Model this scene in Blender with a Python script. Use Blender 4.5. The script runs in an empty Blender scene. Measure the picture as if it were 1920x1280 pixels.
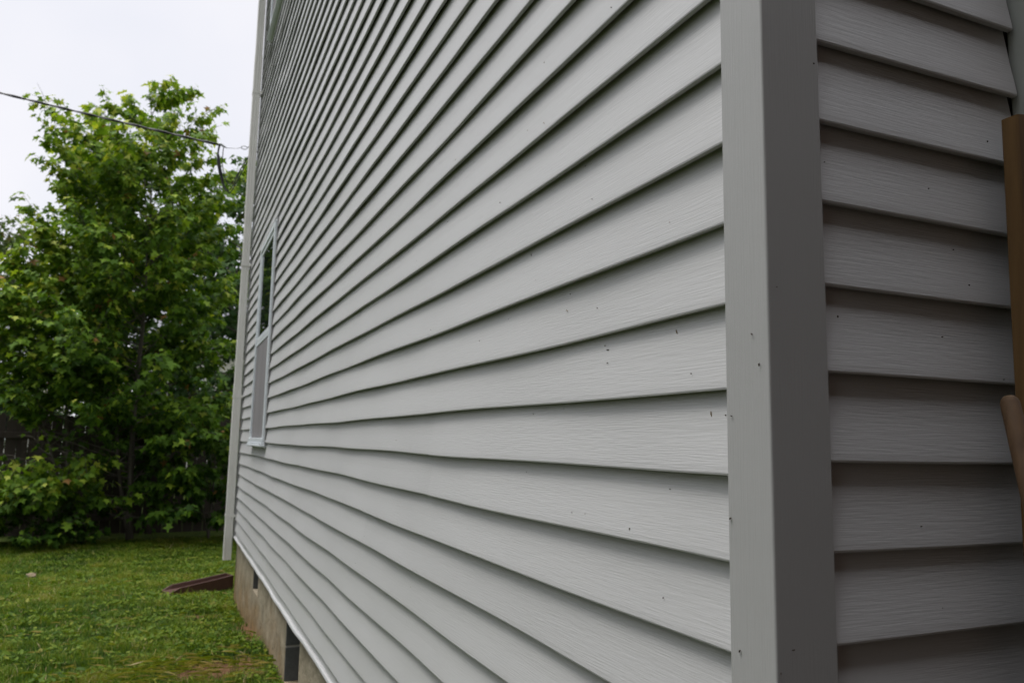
import bpy, math, random
import numpy as np
from mathutils import Matrix, Vector

# ---------------------------------------------------------------- camera, sky, sun
H = 1.46            # camera height above the lawn by the far corner; raw coordinates below have the camera at z = 0
S = bpy.context.scene
C = S.collection
yaw, pit, rol = .40941, .1292, .0185
Fv = Vector((math.sin(yaw)*math.cos(pit), math.cos(yaw)*math.cos(pit), math.sin(pit)))
Rv = Vector((math.cos(yaw), -math.sin(yaw), 0)); Uv = Rv.cross(Fv)
R2 = Rv*math.cos(rol)+Uv*math.sin(rol); U2 = -Rv*math.sin(rol)+Uv*math.cos(rol)
cd = bpy.data.cameras.new('camera'); cam = bpy.data.objects.new('camera', cd); C.objects.link(cam)
M4 = Matrix((R2, U2, -Fv)).transposed().to_4x4(); M4.translation = Vector((-.60255, -.67276, H))
cam.matrix_world = M4
cd.sensor_width = 36; cd.lens = 36*1461.73/1920; cd.clip_start = .02; cd.clip_end = 1000
cd.dof.use_dof = True; cd.dof.focus_distance = 1.15; cd.dof.aperture_fstop = 9.5
S.camera = cam

SUN_EL, SUN_AZ = math.radians(67), math.radians(-66)      # azimuth clockwise from +Y
w = bpy.data.worlds.new('World'); S.world = w; w.use_nodes = True
nt = w.node_tree; bg = nt.nodes['Background']; bg.inputs['Strength'].default_value = .1
sky = nt.nodes.new('ShaderNodeTexSky'); sky.sky_type = 'NISHITA'; sky.sun_disc = False
sky.sun_elevation = SUN_EL; sky.sun_rotation = SUN_AZ
tc = nt.nodes.new('ShaderNodeTexCoord'); nz = nt.nodes.new('ShaderNodeTexNoise')
nz.inputs['Scale'].default_value = 2.6; nz.inputs['Detail'].default_value = 4
cr = nt.nodes.new('ShaderNodeValToRGB')
cr.color_ramp.elements[0].position = .3; cr.color_ramp.elements[0].color = (7.9, 8.1, 8.9, 1)
cr.color_ramp.elements[1].position = .7; cr.color_ramp.elements[1].color = (9.6, 9.4, 9.7, 1)
mx = nt.nodes.new('ShaderNodeMix'); mx.data_type = 'RGBA'; mx.inputs['Factor'].default_value = .93
nt.links.new(tc.outputs['Generated'], nz.inputs['Vector']); nt.links.new(nz.outputs['Fac'], cr.inputs['Fac'])
sx = nt.nodes.new('ShaderNodeSeparateXYZ'); nt.links.new(tc.outputs['Generated'], sx.inputs[0])
mr = nt.nodes.new('ShaderNodeMapRange'); mr.interpolation_type = 'SMOOTHSTEP'      # an overcast sky is brightest overhead
mr.inputs['From Min'].default_value = .5; mr.inputs['From Max'].default_value = 1; mr.inputs['To Min'].default_value = 1; mr.inputs['To Max'].default_value = 3.3
nt.links.new(sx.outputs['Z'], mr.inputs['Value'])
vm = nt.nodes.new('ShaderNodeVectorMath'); vm.operation = 'SCALE'; nt.links.new(cr.outputs['Color'], vm.inputs[0]); nt.links.new(mr.outputs['Result'], vm.inputs['Scale'])
nt.links.new(sky.outputs['Color'], mx.inputs['A']); nt.links.new(vm.outputs[0], mx.inputs['B'])
nt.links.new(mx.outputs['Result'], bg.inputs['Color'])
sd = bpy.data.lights.new('sun', 'SUN'); sd.energy = 1.9; sd.angle = math.radians(20); sd.color = (1, .95, .9)
so = bpy.data.objects.new('sun', sd); C.objects.link(so)
sv = Vector((math.sin(SUN_AZ)*math.cos(SUN_EL), math.cos(SUN_AZ)*math.cos(SUN_EL), math.sin(SUN_EL)))
so.rotation_euler = sv.to_track_quat('Z', 'Y').to_euler(); so.location = (-5, 5, 12)
S.view_settings.view_transform = 'Standard'; S.view_settings.look = 'None'
S.view_settings.exposure = .1; S.view_settings.gamma = 1; S.view_settings.use_curve_mapping = False

# ---------------------------------------------------------------- helpers
rnd = random.Random(7); rng = np.random.default_rng(7)

class MB:
    def __init__(s): s.v = []; s.f = []; s.sm = []
    def add(s, vs, fs, smooth=False):
        n = len(s.v); s.v += [tuple(p) for p in vs]
        for f in fs: s.f.append(tuple(i+n for i in f)); s.sm.append(smooth)
    def box(s, a, b, bev=0):
        x0, y0, z0 = a; x1, y1, z1 = b
        if bev <= 0:
            s.add([(x0,y0,z0),(x1,y0,z0),(x1,y1,z0),(x0,y1,z0),(x0,y0,z1),(x1,y0,z1),(x1,y1,z1),(x0,y1,z1)],
                  [(0,3,2,1),(4,5,6,7),(0,1,5,4),(1,2,6,5),(2,3,7,6),(3,0,4,7)]); return
        vs = []; c = bev      # chamfered box
        X, Y, Z = (x0, x1), (y0, y1), (z0, z1); idx = {}
        for i in (0,1):
            for j in (0,1):
                for k in (0,1):
                    sx, sy, sz = (1-2*i)*c, (1-2*j)*c, (1-2*k)*c
                    for ax, p in enumerate(((X[i],Y[j]+sy,Z[k]+sz),(X[i]+sx,Y[j],Z[k]+sz),(X[i]+sx,Y[j]+sy,Z[k]))):
                        idx[(i,j,k,ax)] = len(vs); vs.append(p)
        fs = []
        for t in (0,1):
            fs.append([idx[(t,a,b,0)] for a,b in ((0,0),(1,0),(1,1),(0,1))])
            fs.append([idx[(a,t,b,1)] for a,b in ((0,0),(1,0),(1,1),(0,1))])
            fs.append([idx[(a,b,t,2)] for a,b in ((0,0),(1,0),(1,1),(0,1))])
        for a in (0,1):
            for b in (0,1):
                fs.append([idx[(a,b,0,0)],idx[(a,b,1,0)],idx[(a,b,1,1)],idx[(a,b,0,1)]])
                fs.append([idx[(a,0,b,0)],idx[(a,1,b,0)],idx[(a,1,b,2)],idx[(a,0,b,2)]])
                fs.append([idx[(0,a,b,1)],idx[(1,a,b,1)],idx[(1,a,b,2)],idx[(0,a,b,2)]])
                for k in (0,1): fs.append([idx[(a,b,k,0)],idx[(a,b,k,1)],idx[(a,b,k,2)]])
        s.add(vs, fs)
    def tube(s, pts, rad, n=6, cap=True):
        pts = [Vector(p) for p in pts]; m = len(pts)
        if not hasattr(rad, '__len__'): rad = [rad]*m
        vs = []; up = Vector((.31, .17, .93))
        for i, p in enumerate(pts):
            t = (pts[min(i+1,m-1)]-pts[max(i-1,0)]).normalized()
            a = t.cross(up)
            if a.length < .05: a = t.cross(Vector((1,0,0)))
            a.normalize(); b = t.cross(a)
            for k in range(n):
                q = 2*math.pi*k/n; vs.append(p+(a*math.cos(q)+b*math.sin(q))*rad[i])
        fs = [(i*n+k, i*n+(k+1)%n, (i+1)*n+(k+1)%n, (i+1)*n+k) for i in range(m-1) for k in range(n)]
        if cap and n > 2: fs += [tuple(range(n))[::-1], tuple((m-1)*n+k for k in range(n))]
        s.add(vs, fs, True)
    def build(s, name, mat, parent=None, base=None, fix=True):
        return link_mesh(name, np.array(s.v, dtype=np.float64), s.f, mat, parent, base, s.sm, fix)

def wloc(o):
    v = Vector((0,0,0))
    while o: v += o.location; o = o.parent
    return v

def link_mesh(name, V, F, mat, parent=None, base=None, smooth=None, fix=True):
    V = V.copy(); V[:,2] += H
    org = np.array(base)+np.array((0,0,H)) if base is not None else \
        np.array([(V[:,0].min()+V[:,0].max())/2, (V[:,1].min()+V[:,1].max())/2, V[:,2].min()])
    me = bpy.data.meshes.new(name); me.from_pydata((V-org).tolist(), [], F); 
    if smooth is not None and len(smooth) == len(me.polygons): me.polygons.foreach_set('use_smooth', smooth)
    if fix:
        import bmesh
        bm = bmesh.new(); bm.from_mesh(me); bmesh.ops.recalc_face_normals(bm, faces=bm.faces); bm.to_mesh(me); bm.free()
    me.materials.append(mat); o = bpy.data.objects.new(name, me); C.objects.link(o)
    if parent: o.parent = parent; o.location = Vector(org)-wloc(parent)
    else: o.location = org
    return o

def tag(o, label=None, cat=None, group=None, kind=None):
    if label: o['label'] = label
    if cat: o['category'] = cat
    if group: o['group'] = group
    if kind: o['kind'] = kind
    return o

def empty(name, loc, label=None, cat=None, group=None):
    o = bpy.data.objects.new(name, None); C.objects.link(o); o.location = Vector(loc)+Vector((0,0,H))
    o.empty_display_size = .2
    return tag(o, label, cat, group)

# ---- materials
def lin(r, g, b): return (r, g, b, 1)
class Mat:
    def __init__(s, name, col=(.5,.5,.5), rough=.6, spec=.4, metal=0):
        s.m = bpy.data.materials.new(name); s.m.use_nodes = True; s.t = s.m.node_tree
        s.b = s.t.nodes['Principled BSDF']; s.b.inputs['Base Color'].default_value = lin(*col)
        s.b.inputs['Roughness'].default_value = rough; s.b.inputs['Specular IOR Level'].default_value = spec
        s.b.inputs['Metallic'].default_value = metal
        s.h = None
    def n(s, t, **k):
        o = s.t.nodes.new(t)
        for a, v in k.items(): setattr(o, a, v)
        return o
    def l(s, a, b): s.t.links.new(a, b)
    def noise(s, scale=(1,1,1), detail=3, rough=.5, src='pos', dist=0, warp=0):
        if src == 'pos': c = s.n('ShaderNodeNewGeometry').outputs['Position']
        else: c = s.n('ShaderNodeTexCoord').outputs['Object']
        if warp:
            wz = s.n('ShaderNodeTexNoise'); wz.inputs['Scale'].default_value = 6; wz.inputs['Detail'].default_value = 2; s.l(c, wz.inputs['Vector'])
            a1 = s.n('ShaderNodeVectorMath', operation='MULTIPLY_ADD'); s.l(wz.outputs['Color'], a1.inputs[0]); a1.inputs[1].default_value = (warp,)*3; s.l(c, a1.inputs[2]); c = a1.outputs[0]
        mp = s.n('ShaderNodeMapping'); mp.inputs['Scale'].default_value = scale; s.l(c, mp.inputs['Vector'])
        z = s.n('ShaderNodeTexNoise'); z.inputs['Scale'].default_value = 1; z.inputs['Detail'].default_value = detail
        z.inputs['Roughness'].default_value = rough; z.inputs['Distortion'].default_value = dist
        s.l(mp.outputs['Vector'], z.inputs['Vector']); return z.outputs['Fac']
    def ramp(s, fac, stops):
        r = s.n('ShaderNodeValToRGB'); e = r.color_ramp.elements
        e[0].position, e[0].color = stops[0][0], lin(*stops[0][1]); e[1].position, e[1].color = stops[-1][0], lin(*stops[-1][1])
        for p, c in stops[1:-1]: q = e.new(p); q.color = lin(*c)
        s.l(fac, r.inputs['Fac']); return r.outputs['Color']
    def mix(s, fac, a, b, mode='MIX'):
        m = s.n('ShaderNodeMix', data_type='RGBA', blend_type=mode)
        for k, v in (('Factor',fac),('A',a),('B',b)):
            i = m.inputs[k]
            if k == 'Factor': i = m.inputs[0]
            if hasattr(v, 'links'): s.l(v, i)
            else: i.default_value = lin(*v) if hasattr(v, '__len__') else v
        return m.outputs['Result']
    def math(s, op, a, b=None, clamp=False):
        m = s.n('ShaderNodeMath', operation=op, use_clamp=clamp)
        for i, v in enumerate((a, b)):
            if v is None: continue
            if hasattr(v, 'links'): s.l(v, m.inputs[i])
            else: m.inputs[i].default_value = v
        return m.outputs[0]
    def col(s, c): s.l(c, s.b.inputs['Base Color']); return s
    def bump(s, h, strength=.3, dist=.001):
        b = s.n('ShaderNodeBump'); b.inputs['Strength'].default_value = strength; b.inputs['Distance'].default_value = dist
        s.l(h, b.inputs['Height'])
        if s.h: s.l(s.h, b.inputs['Normal'])
        s.h = b.outputs['Normal']; s.l(s.h, s.b.inputs['Normal']); return s

def vinyl(name, c, grain, vertical=False):
    m = Mat(name, c, .42, .35)
    dirt = m.noise((1.3,1.3,2.2), 5, .6); fine = m.noise((30,30,30) if vertical else (6,6,60), 4, .6)
    a = m.mix(m.math('MULTIPLY', dirt, .5), c, tuple(x*.80 for x in c))
    a = m.mix(m.math('MULTIPLY', fine, .22), a, (c[0]*1.1, c[1]*1.07, c[2]*1.04))
    isl = m.n('ShaderNodeNewGeometry').outputs['Random Per Island']          # every panel a shade apart
    a = m.mix(m.math('MULTIPLY', isl, .16), a, tuple(x*.75 for x in c)); m.col(a)
    r = m.math('ADD', m.math('MULTIPLY', m.noise((3,3,9), 4), .2), .34); m.l(r, m.b.inputs['Roughness'])
    if vertical: g = m.noise((330,330,9), 4, .7, dist=.25)
    else: g = m.noise((18,18,450), 3, .55, dist=.06, warp=.003)
    g = m.ramp(g, [(.3,(0,0,0)),(.7,(1,1,1))])
    m.bump(g, grain, .0011)
    m.bump(m.noise((2.2,2.2,6), 2), .25, .004)
    return m.m

SIDE = vinyl('vinyl_siding', (.490,.496,.493), .19)
POST = vinyl('corner_post_vinyl', (.385,.390,.382), .3, True)
m = Mat('painted_trim', (.50,.52,.49), .5); m.col(m.mix(m.noise((40,40,4), 4), (.27,.29,.265), (.34,.355,.33))); m.bump(m.noise((120,120,12), 3), .15, .001); TRIM = m.m
m = Mat('downspout_aluminium', (.62,.60,.55), .38, .5)
m.col(m.mix(m.noise((9,9,2), 5, .65), (.62,.61,.56), (.76,.75,.71))); m.bump(m.noise((8,8,3), 2), .3, .004); SPOUT = m.m
m = Mat('window_vinyl', (.66,.71,.73), .35, .5); m.col(m.mix(m.noise((7,7,7), 4), (.58,.63,.66), (.72,.76,.78))); WVIN = m.m
m = Mat('window_glass', (.012,.016,.017), .015, 1.0); m.b.inputs['IOR'].default_value = 1.6; m.bump(m.noise((2,2,2), 1), .03, .01); GLASS = m.m
m = Mat('insect_screen', (.19,.185,.19), .75, .2)
m.col(m.mix(m.noise((6,6,2), 4), (.15,.145,.15), (.25,.24,.24))); m.bump(m.noise((500,500,500), 1), .3, .0005); SCREEN = m.m

m = Mat('parged_concrete_block', (.33,.31,.27), .9, .15)
pz = m.n('ShaderNodeSeparateXYZ'); gp = m.n('ShaderNodeNewGeometry'); m.l(gp.outputs['Position'], pz.inputs[0])
n1 = m.noise((7,7,7), 6, .65); n2 = m.noise((2,2.2,4), 5, .6)
base = m.ramp(n1, [(.25,(.16,.135,.09)),(.5,(.29,.255,.185)),(.8,(.42,.375,.285))])
st = m.math('ADD', m.math('MULTIPLY', pz.outputs['Z'], -2.6), m.math('ADD', m.math('MULTIPLY', n2, 2.0), .12), clamp=True)
rust = m.ramp(m.noise((9,9,14), 5, .7), [(.3,(.10,.065,.022)),(.7,(.33,.20,.080))])
cc = m.mix(m.math('MULTIPLY', st, .8), base, rust)
pits = m.ramp(m.noise((30,30,22), 3, .6), [(.27,(.2,.2,.2)),(.35,(1,1,1))])
m.col(m.mix(.8, cc, pits, 'MULTIPLY'))
mp = m.n('ShaderNodeMapping'); mp.inputs['Rotation'].default_value = (math.pi/2, 0, 0)
cx = m.n('ShaderNodeCombineXYZ'); m.l(m.math('ADD', pz.outputs['X'], pz.outputs['Y']), cx.inputs[0]); m.l(m.math('ADD', pz.outputs['Z'], .027), cx.inputs[1])
bk = m.n('ShaderNodeTexBrick'); bk.inputs['Scale'].default_value = 1; bk.inputs['Brick Width'].default_value = .4; bk.inputs['Row Height'].default_value = .2
bk.inputs['Mortar Size'].default_value = .006; bk.inputs['Mortar Smooth'].default_value = .4; m.l(cx.outputs[0], bk.inputs['Vector'])
m.bump(m.math('MULTIPLY', bk.outputs['Fac'], m.noise((3,3,3), 2)), -.9, .006); m.bump(n1, 1.0, .02); m.bump(m.noise((70,70,70), 3), .5, .003)
CONC = m.m
m = Mat('grey_block', (.19,.20,.20), .9, .1); m.col(m.mix(m.noise((40,40,40), 5, .7), (.075,.08,.078), (.15,.155,.15))); m.bump(m.noise((120,120,120), 3), .6, .003); BLOCK = m.m
m = Mat('mortar', (.4,.39,.36), .9, .1); m.bump(m.noise((90,90,90), 3), .6, .003); MORTAR = m.m
m = Mat('crawl_space_dark', (.04,.035,.03), .95, .1); DARK = m.m
m = Mat('roof_shingle', (.08,.075,.07), .9, .2); m.col(m.mix(m.noise((14,14,30), 5, .7), (.05,.05,.05), (.12,.11,.10))); SHING = m.m
def wood(name, a, b, sc, r=.7, bs=.5):
    m = Mat(name, a, r, .25); g = m.noise(sc, 6, .7, dist=.6); k = m.noise((6,6,1.5), 3)
    m.col(m.mix(m.math('MULTIPLY', k, .5), m.mix(g, a, b), tuple(x*.6 for x in a))); m.bump(g, bs, .002); return m.m
PLANK = wood('treated_pine', (.05,.026,.008), (.27,.155,.055), (70,70,2.0), .75)
HAND = wood('weathered_handle_wood', (.035,.020,.010), (.19,.115,.06), (70,70,5), .7)
FENCE = wood('weathered_fence_wood', (.045,.036,.030), (.095,.078,.066), (25,25,1.6), .9)
m = Mat('brown_plastic', (.095,.04,.03), .55, .4); m.col(m.mix(m.noise((14,14,14), 5, .7), (.040,.015,.011), (.095,.042,.030))); BROWN = m.m
m = Mat('black_cable', (.02,.02,.022), .5, .4); CABLE = m.m
m = Mat('galvanised_steel', (.45,.46,.47), .45, .5, .8); STEEL = m.m
m = Mat('far_siding', (.62,.60,.55), .7); m.bump(m.noise((.5,.5,20), 2), .4, .01); FARW = m.m
m = Mat('tan_stone', (.42,.33,.25), .9); m.col(m.mix(m.noise((30,30,30), 4), (.2,.14,.08), (.36,.29,.20))); STONE = m.m
m = Mat('dry_bits', (.16,.12,.05), .8); BITS = m.m
m = Mat('dark_bits', (.06,.045,.03), .8); BITD = m.m

def bark(name, a, b):
    m = Mat(name, a, .85, .2); g = m.noise((26,26,5), 5, .7); m.col(m.mix(g, a, b)); m.bump(g, .7, .01); return m.m
BARK = bark('maple_bark', (.055,.048,.038), (.16,.145,.12))

def leafmat(name, stops, trans=.35):
    m = Mat(name, (.1,.2,.03), .58, .16)
    at = m.n('ShaderNodeAttribute', attribute_name='tint')
    c = m.ramp(at.outputs['Fac'], stops); m.col(c)
    tr = m.n('ShaderNodeBsdfTranslucent'); cc = m.mix(1, c, (1.25,1.25,.5), 'MULTIPLY'); m.l(cc, tr.inputs['Color'])
    ms = m.n('ShaderNodeMixShader'); ms.inputs[0].default_value = trans
    out = m.t.nodes['Material Output']; m.l(m.b.outputs[0], ms.inputs[1]); m.l(tr.outputs[0], ms.inputs[2]); m.l(ms.outputs[0], out.inputs['Surface'])
    return m.m
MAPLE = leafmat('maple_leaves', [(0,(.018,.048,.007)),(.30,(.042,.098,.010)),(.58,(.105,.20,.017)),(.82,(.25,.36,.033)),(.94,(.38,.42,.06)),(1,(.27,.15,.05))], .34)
DARKLEAF = leafmat('dark_leaves', [(0,(.014,.035,.010)),(.5,(.03,.075,.017)),(.85,(.06,.12,.025)),(1,(.13,.15,.04))])
REDLEAF = leafmat('reddish_leaves', [(0,(.03,.06,.015)),(.5,(.06,.11,.025)),(.85,(.12,.17,.045)),(1,(.17,.12,.05))])
GRASS = leafmat('lawn_grass', [(0,(.016,.045,.006)),(.3,(.048,.105,.009)),(.55,(.115,.185,.014)),(.78,(.21,.24,.025)),(.90,(.30,.26,.09)),(1,(.46,.38,.22))], .3)

def attr(o, vals):
    a = o.data.attributes.new('tint', 'FLOAT', 'POINT'); a.data.foreach_set('value', np.asarray(vals, dtype=np.float32))

# ---------------------------------------------------------------- the ground
def G(x, y):
    t = np.clip((np.asarray(y, float)-4.0)/2.8, 0, 1); t = t*t*(3-2*t)
    return -1.285-.175*t+.012*np.sin(np.asarray(x)*2.1+1)*np.sin(np.asarray(y)*1.7)
def bare(x, y):          # how bare the lawn is, 0..1
    s = np.zeros(np.shape(x))
    for cx, cy, rx, ry, k in ((-.27,6.35,.22,.16,1),(-.32,4.12,.24,.20,1.2),(-1.28,10.75,.30,.13,1),(.02,5.4,.14,.8,.9),(-.10,4.2,.16,.35,.8),
                             (-.3,8.6,.3,.16,.7),(-.9,7.5,.35,.16,.6),(-.45,10.7,.5,.16,.8),(-2.2,8.3,.3,.15,.5),(-1.0,6.1,.4,.15,.45),(-.75,8.8,.18,.1,.8)):
        s = np.maximum(s, k*np.exp(-((x-cx)/rx)**2-((y-cy)/ry)**2))
    return s
def axis(lo, hi, far, st):
    a = list(np.arange(lo, hi+1e-6, st)); e = [2,6,15,40,100,far]
    return np.array([lo-q for q in e[::-1]]+a+[hi+q for q in e])
gx = axis(-7, 9, 300, .2); gy = axis(-3, 14, 300, .2)
X, Y = np.meshgrid(gx, gy); Z = G(X, Y)
V = np.stack([X.ravel(), Y.ravel(), Z.ravel()], 1); nx = len(gx)
F = [(j*nx+i, j*nx+i+1, (j+1)*nx+i+1, (j+1)*nx+i) for j in range(len(gy)-1) for i in range(nx-1)]
m = Mat('lawn_soil', (.08,.06,.03), .95, .1)
at = m.n('ShaderNodeAttribute', attribute_name='tint')
n1 = m.noise((9,9,9), 6, .7)
soil = m.ramp(m.noise((16,16,16), 6, .7), [(.3,(.075,.042,.022)),(.55,(.17,.095,.05)),(.8,(.30,.185,.10))])
turf = m.ramp(n1, [(.3,(.022,.045,.010)),(.55,(.06,.085,.017)),(.8,(.10,.10,.03))])
f = m.math('ADD', at.outputs['Fac'], m.math('MULTIPLY', m.math('SUBTRACT', m.noise((14,14,14), 5, .7), .5), 1.2), clamp=True)
m.col(m.mix(m.ramp(f, [(.4,(0,0,0)),(.6,(1,1,1))]), turf, soil)); m.bump(m.noise((40,40,40), 5, .7), .8, .02)
g = link_mesh('ground', V, F, m.m, base=(0,0,-1.46), smooth=[True]*len(F)); tag(g, kind='structure')
tt = bare(V[:,0], V[:,1]); attr(g, tt)

m = Mat('bounce_cutting_gravel', (.045,.04,.035), .95, .1); m.col(m.mix(m.noise((60,60,60), 4, .7), (.02,.018,.016), (.085,.075,.062))); m.bump(m.noise((80,80,80), 3), .8, .01)  # added dark ground sheet, out of view, cutting bounce light under the siding laps
px_ = np.linspace(-2.2, 10, 62); py_ = np.linspace(-2.0, .30, 12); XX, YY = np.meshgrid(px_, py_); YY = YY+(YY > .25)*.05*np.sin(XX*5)
V = np.stack([XX.ravel(), YY.ravel(), (G(XX, YY)+.012).ravel()], 1)
F = [(j*62+i, j*62+i+1, (j+1)*62+i+1, (j+1)*62+i) for j in range(11) for i in range(61)]
tag(link_mesh('bounce_cutting_path', V, F, m.m, smooth=[True]*len(F)), kind='structure')

# ---------------------------------------------------------------- the house
ST = .1016; Z0 = -.0317; Z1 = -.0134; WB = -.895; EAVE = 5.25; YB = 7.10; LIP = .004; DEP = .0165
house = empty('house', (3.5, 3.5, -1.46), 'two-storey house clad in light grey vinyl lap siding, on a concrete block foundation', 'house')
J = {-3:[1.91], 1:[1.30], 3:[2.12], 7:[1.33], 11:[2.10], -7:[4.4], -5:[3.1], -1:[4.87], 5:[3.6]}

def lap_wall(mb, along0, along1, k0, k1, zoff, conv, holes=(), top=EAVE, bottom=WB, seed=1, seams=None):
    """rows of lap siding; conv(s, out, z) -> xyz with out = distance in from the corner post face"""
    r = np.random.default_rng(seed)
    ph = r.uniform(0, 6.28, (400, 3))
    def wob(k, s):
        a = ph[(k*2+200) % 400]; return .0017*math.sin(s*2.3+a[0])+.0011*math.sin(s*6.1+a[1])
    def wobx(k, s):
        a = ph[(k*2+201) % 400]; return .0014*math.sin(s*1.9+a[0])+.0009*math.sin(s*5.3+a[1])+.0005*math.sin(s*11+a[2])
    for k in range(k0, k1):
        zl = zoff+k*ST; zt = zl+ST
        if zt < bottom or zl > top: continue
        pair = k if k % 2 else k-1
        js = seams.get(pair) if seams and pair in seams else [float(r.uniform(1.5, 6.5))] if seams is not None else []
        if seams is not None: seams[pair] = js
        js = list(js)+[j+3.66 for j in js]+[j-3.66 for j in js]
        cuts = sorted([along0, along1]+[j for j in js if along0+.15 < j < along1-.1])
        for ci in range(len(cuts)-1):
            a, b = cuts[ci], cuts[ci+1]
            out = .0008*(len(cuts)-2-ci)       # each panel laps over the next one away from the corner
            a2 = a; b2 = b+.025 if ci+1 < len(cuts)-1 else b
            pieces = [(a2, b2, zl, zt+.014, None)]
            for (h0, h1, hz0, hz1) in holes:
                new = []
                for (p, q, zb, ztp, fl) in pieces:
                    if hz0 >= ztp or hz1 <= zb or h0 >= q or h1 <= p: new.append((p,q,zb,ztp,fl)); continue
                    if p < h0: new.append((p, h0, zb, ztp, fl))
                    if q > h1: new.append((h1, q, zb, ztp, fl))
                    lo, hi = max(p,h0), min(q,h1)
                    if zb < hz0: new.append((lo, hi, zb, hz0, 't'))
                    if ztp > hz1: new.append((lo, hi, hz1, ztp, 'b'))
                pieces = new
            for (p, q, zb, ztp, fl) in pieces:
                zb = max(zb, bottom); ztp = min(ztp, top)
                if ztp-zb < .004: continue
                # profile from the hidden back of the butt edge up to the top of the course
                raw = [(LIP+.0085, .012), (LIP+.0080, .0006), (LIP+.0022, 0.0), (LIP+.0006, .0006), (LIP, .0028), (LIP+.0008, .010), (LIP+DEP*.45, ST*.5), (LIP+DEP, ST+.014)]
                prof = []
                dz0 = zb-zl; dz1 = ztp-zl
                def at(zv):
                    for i in range(4, len(raw)-1):
                        if raw[i][1]-1e-5 <= zv <= raw[i+1][1]+1e-5:
                            t = (zv-raw[i][1])/(raw[i+1][1]-raw[i][1]); return raw[i][0]+(raw[i+1][0]-raw[i][0])*t
                    return raw[4][0]
                if dz0 <= 1e-6: prof = [c for c in raw if c[1] < dz1]
                else: prof = [(LIP+DEP+.004, dz0), (at(dz0), dz0)]+[c for c in raw[4:] if dz0 < c[1] < dz1]
                prof.append((at(dz1), dz1))
                n = max(2, int((q-p)/.09)+1); ss = np.linspace(p, q, n); m_ = len(prof)
                vs = []
                for s_ in ss:
                    for (o_, z_) in prof:
                        top_ = z_/ST if z_ > 0 else 0
                        vs.append(conv(s_, o_-out+wobx(k, s_)*(1-top_), zl+z_-out*.9+wob(k, s_)*(1-min(1,top_))+wob(k+1, s_)*0))
                fs = [(i*m_+j, i*m_+j+1, (i+1)*m_+j+1, (i+1)*m_+j) for i in range(n-1) for j in range(m_-1)]
                mb.add(vs, fs, False)

W1 = (4.955, 5.925, -.055, 1.545); W2 = (5.42, 6.39, 3.60, 5.20)
hl = [(a+.004, b-.004, c+.004, d-.004) for a, b, c, d in (W1, W2)]
mb = MB(); lap_wall(mb, .062, YB-.07, -9, 52, Z0, lambda s, o, z: (o, s, z), hl, seed=3, seams=dict(J))
side = mb.build('siding', SIDE, house, fix=False)
W2_W = .086
mb = MB(); lap_wall(mb, .072, .462, -9, 53, Z1, lambda s, o, z: (s, o, z), (), bottom=WB, seed=5)
lap_wall(mb, 1.62, 8.0, -9, 53, Z1, lambda s, o, z: (s, o, z), (), seed=6)
lap_wall(mb, .4625, 1.6195, -9, 53, Z1, lambda s, o, z: (s, o, z), [(.42, 1.63, -2, 1.36)], seed=5)
side2 = mb.build('siding', SIDE, house, fix=False)
mb = MB(); lap_wall(mb, .08, 7.95, -9, 53, Z0, lambda s, o, z: (s, YB-o+.004, z), (), seed=8)
mb.build('siding', SIDE, house, fix=False)

# sheathing behind the siding, closed box
mb = MB(); mb.box((.024,.024,WB+.012), (7.96,YB-.024,EAVE)); mb.build('wall_core', DARK, house)

# corner posts: folded vinyl channel with rounded arris
def corner_post(px, py, sx, sy, wy, wx, name='corner_post'):
    r = .0028; prof = [(.022, wy-.001), (.022*.3, wy), (.0012, wy), (0, wy-.0016)]
    for i in range(6):
        a = math.pi/2*i/5; prof.append((r-r*math.cos(a), r-r*math.sin(a)))
    prof += [(wx-.0016, 0), (wx, .0012), (wx, .022*.3), (wx-.001, .022)]
    mb = MB(); zs = np.linspace(WB+.002, EAVE, 40); vs = []
    for z in zs:
        wv = .0006*math.sin(z*3.1+1)
        for (x, y) in prof: vs.append((px+sx*(x+(wv if x > .02 else 0)), py+sy*y, z))
    n = len(prof); fs = [(i*n+j, i*n+j+1, (i+1)*n+j+1, (i+1)*n+j) for i in range(len(zs)-1) for j in range(n-1)]
    mb.add(vs, fs, False); return mb.build(name, POST, house, fix=False)
corner_post(0, 0, 1, 1, .0747, .0860)
corner_post(0, YB, 1, -1, .0747, .0860)

# wavy starter strip under the last course
mb = MB(); n = 90; ys = np.linspace(.03, YB-.002, n); vs = []
for i, y in enumerate(ys):
    wv = .0035*math.sin(y*2.6+.8)+.002*math.sin(y*7.3)+.0015*math.sin(y*15.1)
    wo = .003*math.sin(y*3.3)+.0015*math.sin(y*9)
    for (o, z) in ((.020,.012),(.004,.012),(.0005,.010),(-.0015,.004),(-.0015,-.001),(.001,-.004),(.022,-.004)):
        vs.append((o+wo*.6, y, WB+z+wv-.004))
fs = [(i*7+j, i*7+j+1, (i+1)*7+j+1, (i+1)*7+j) for i in range(n-1) for j in range(6)]
mb.add(vs, fs, False); mb.build('starter_strip', SIDE, house, fix=False)

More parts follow.
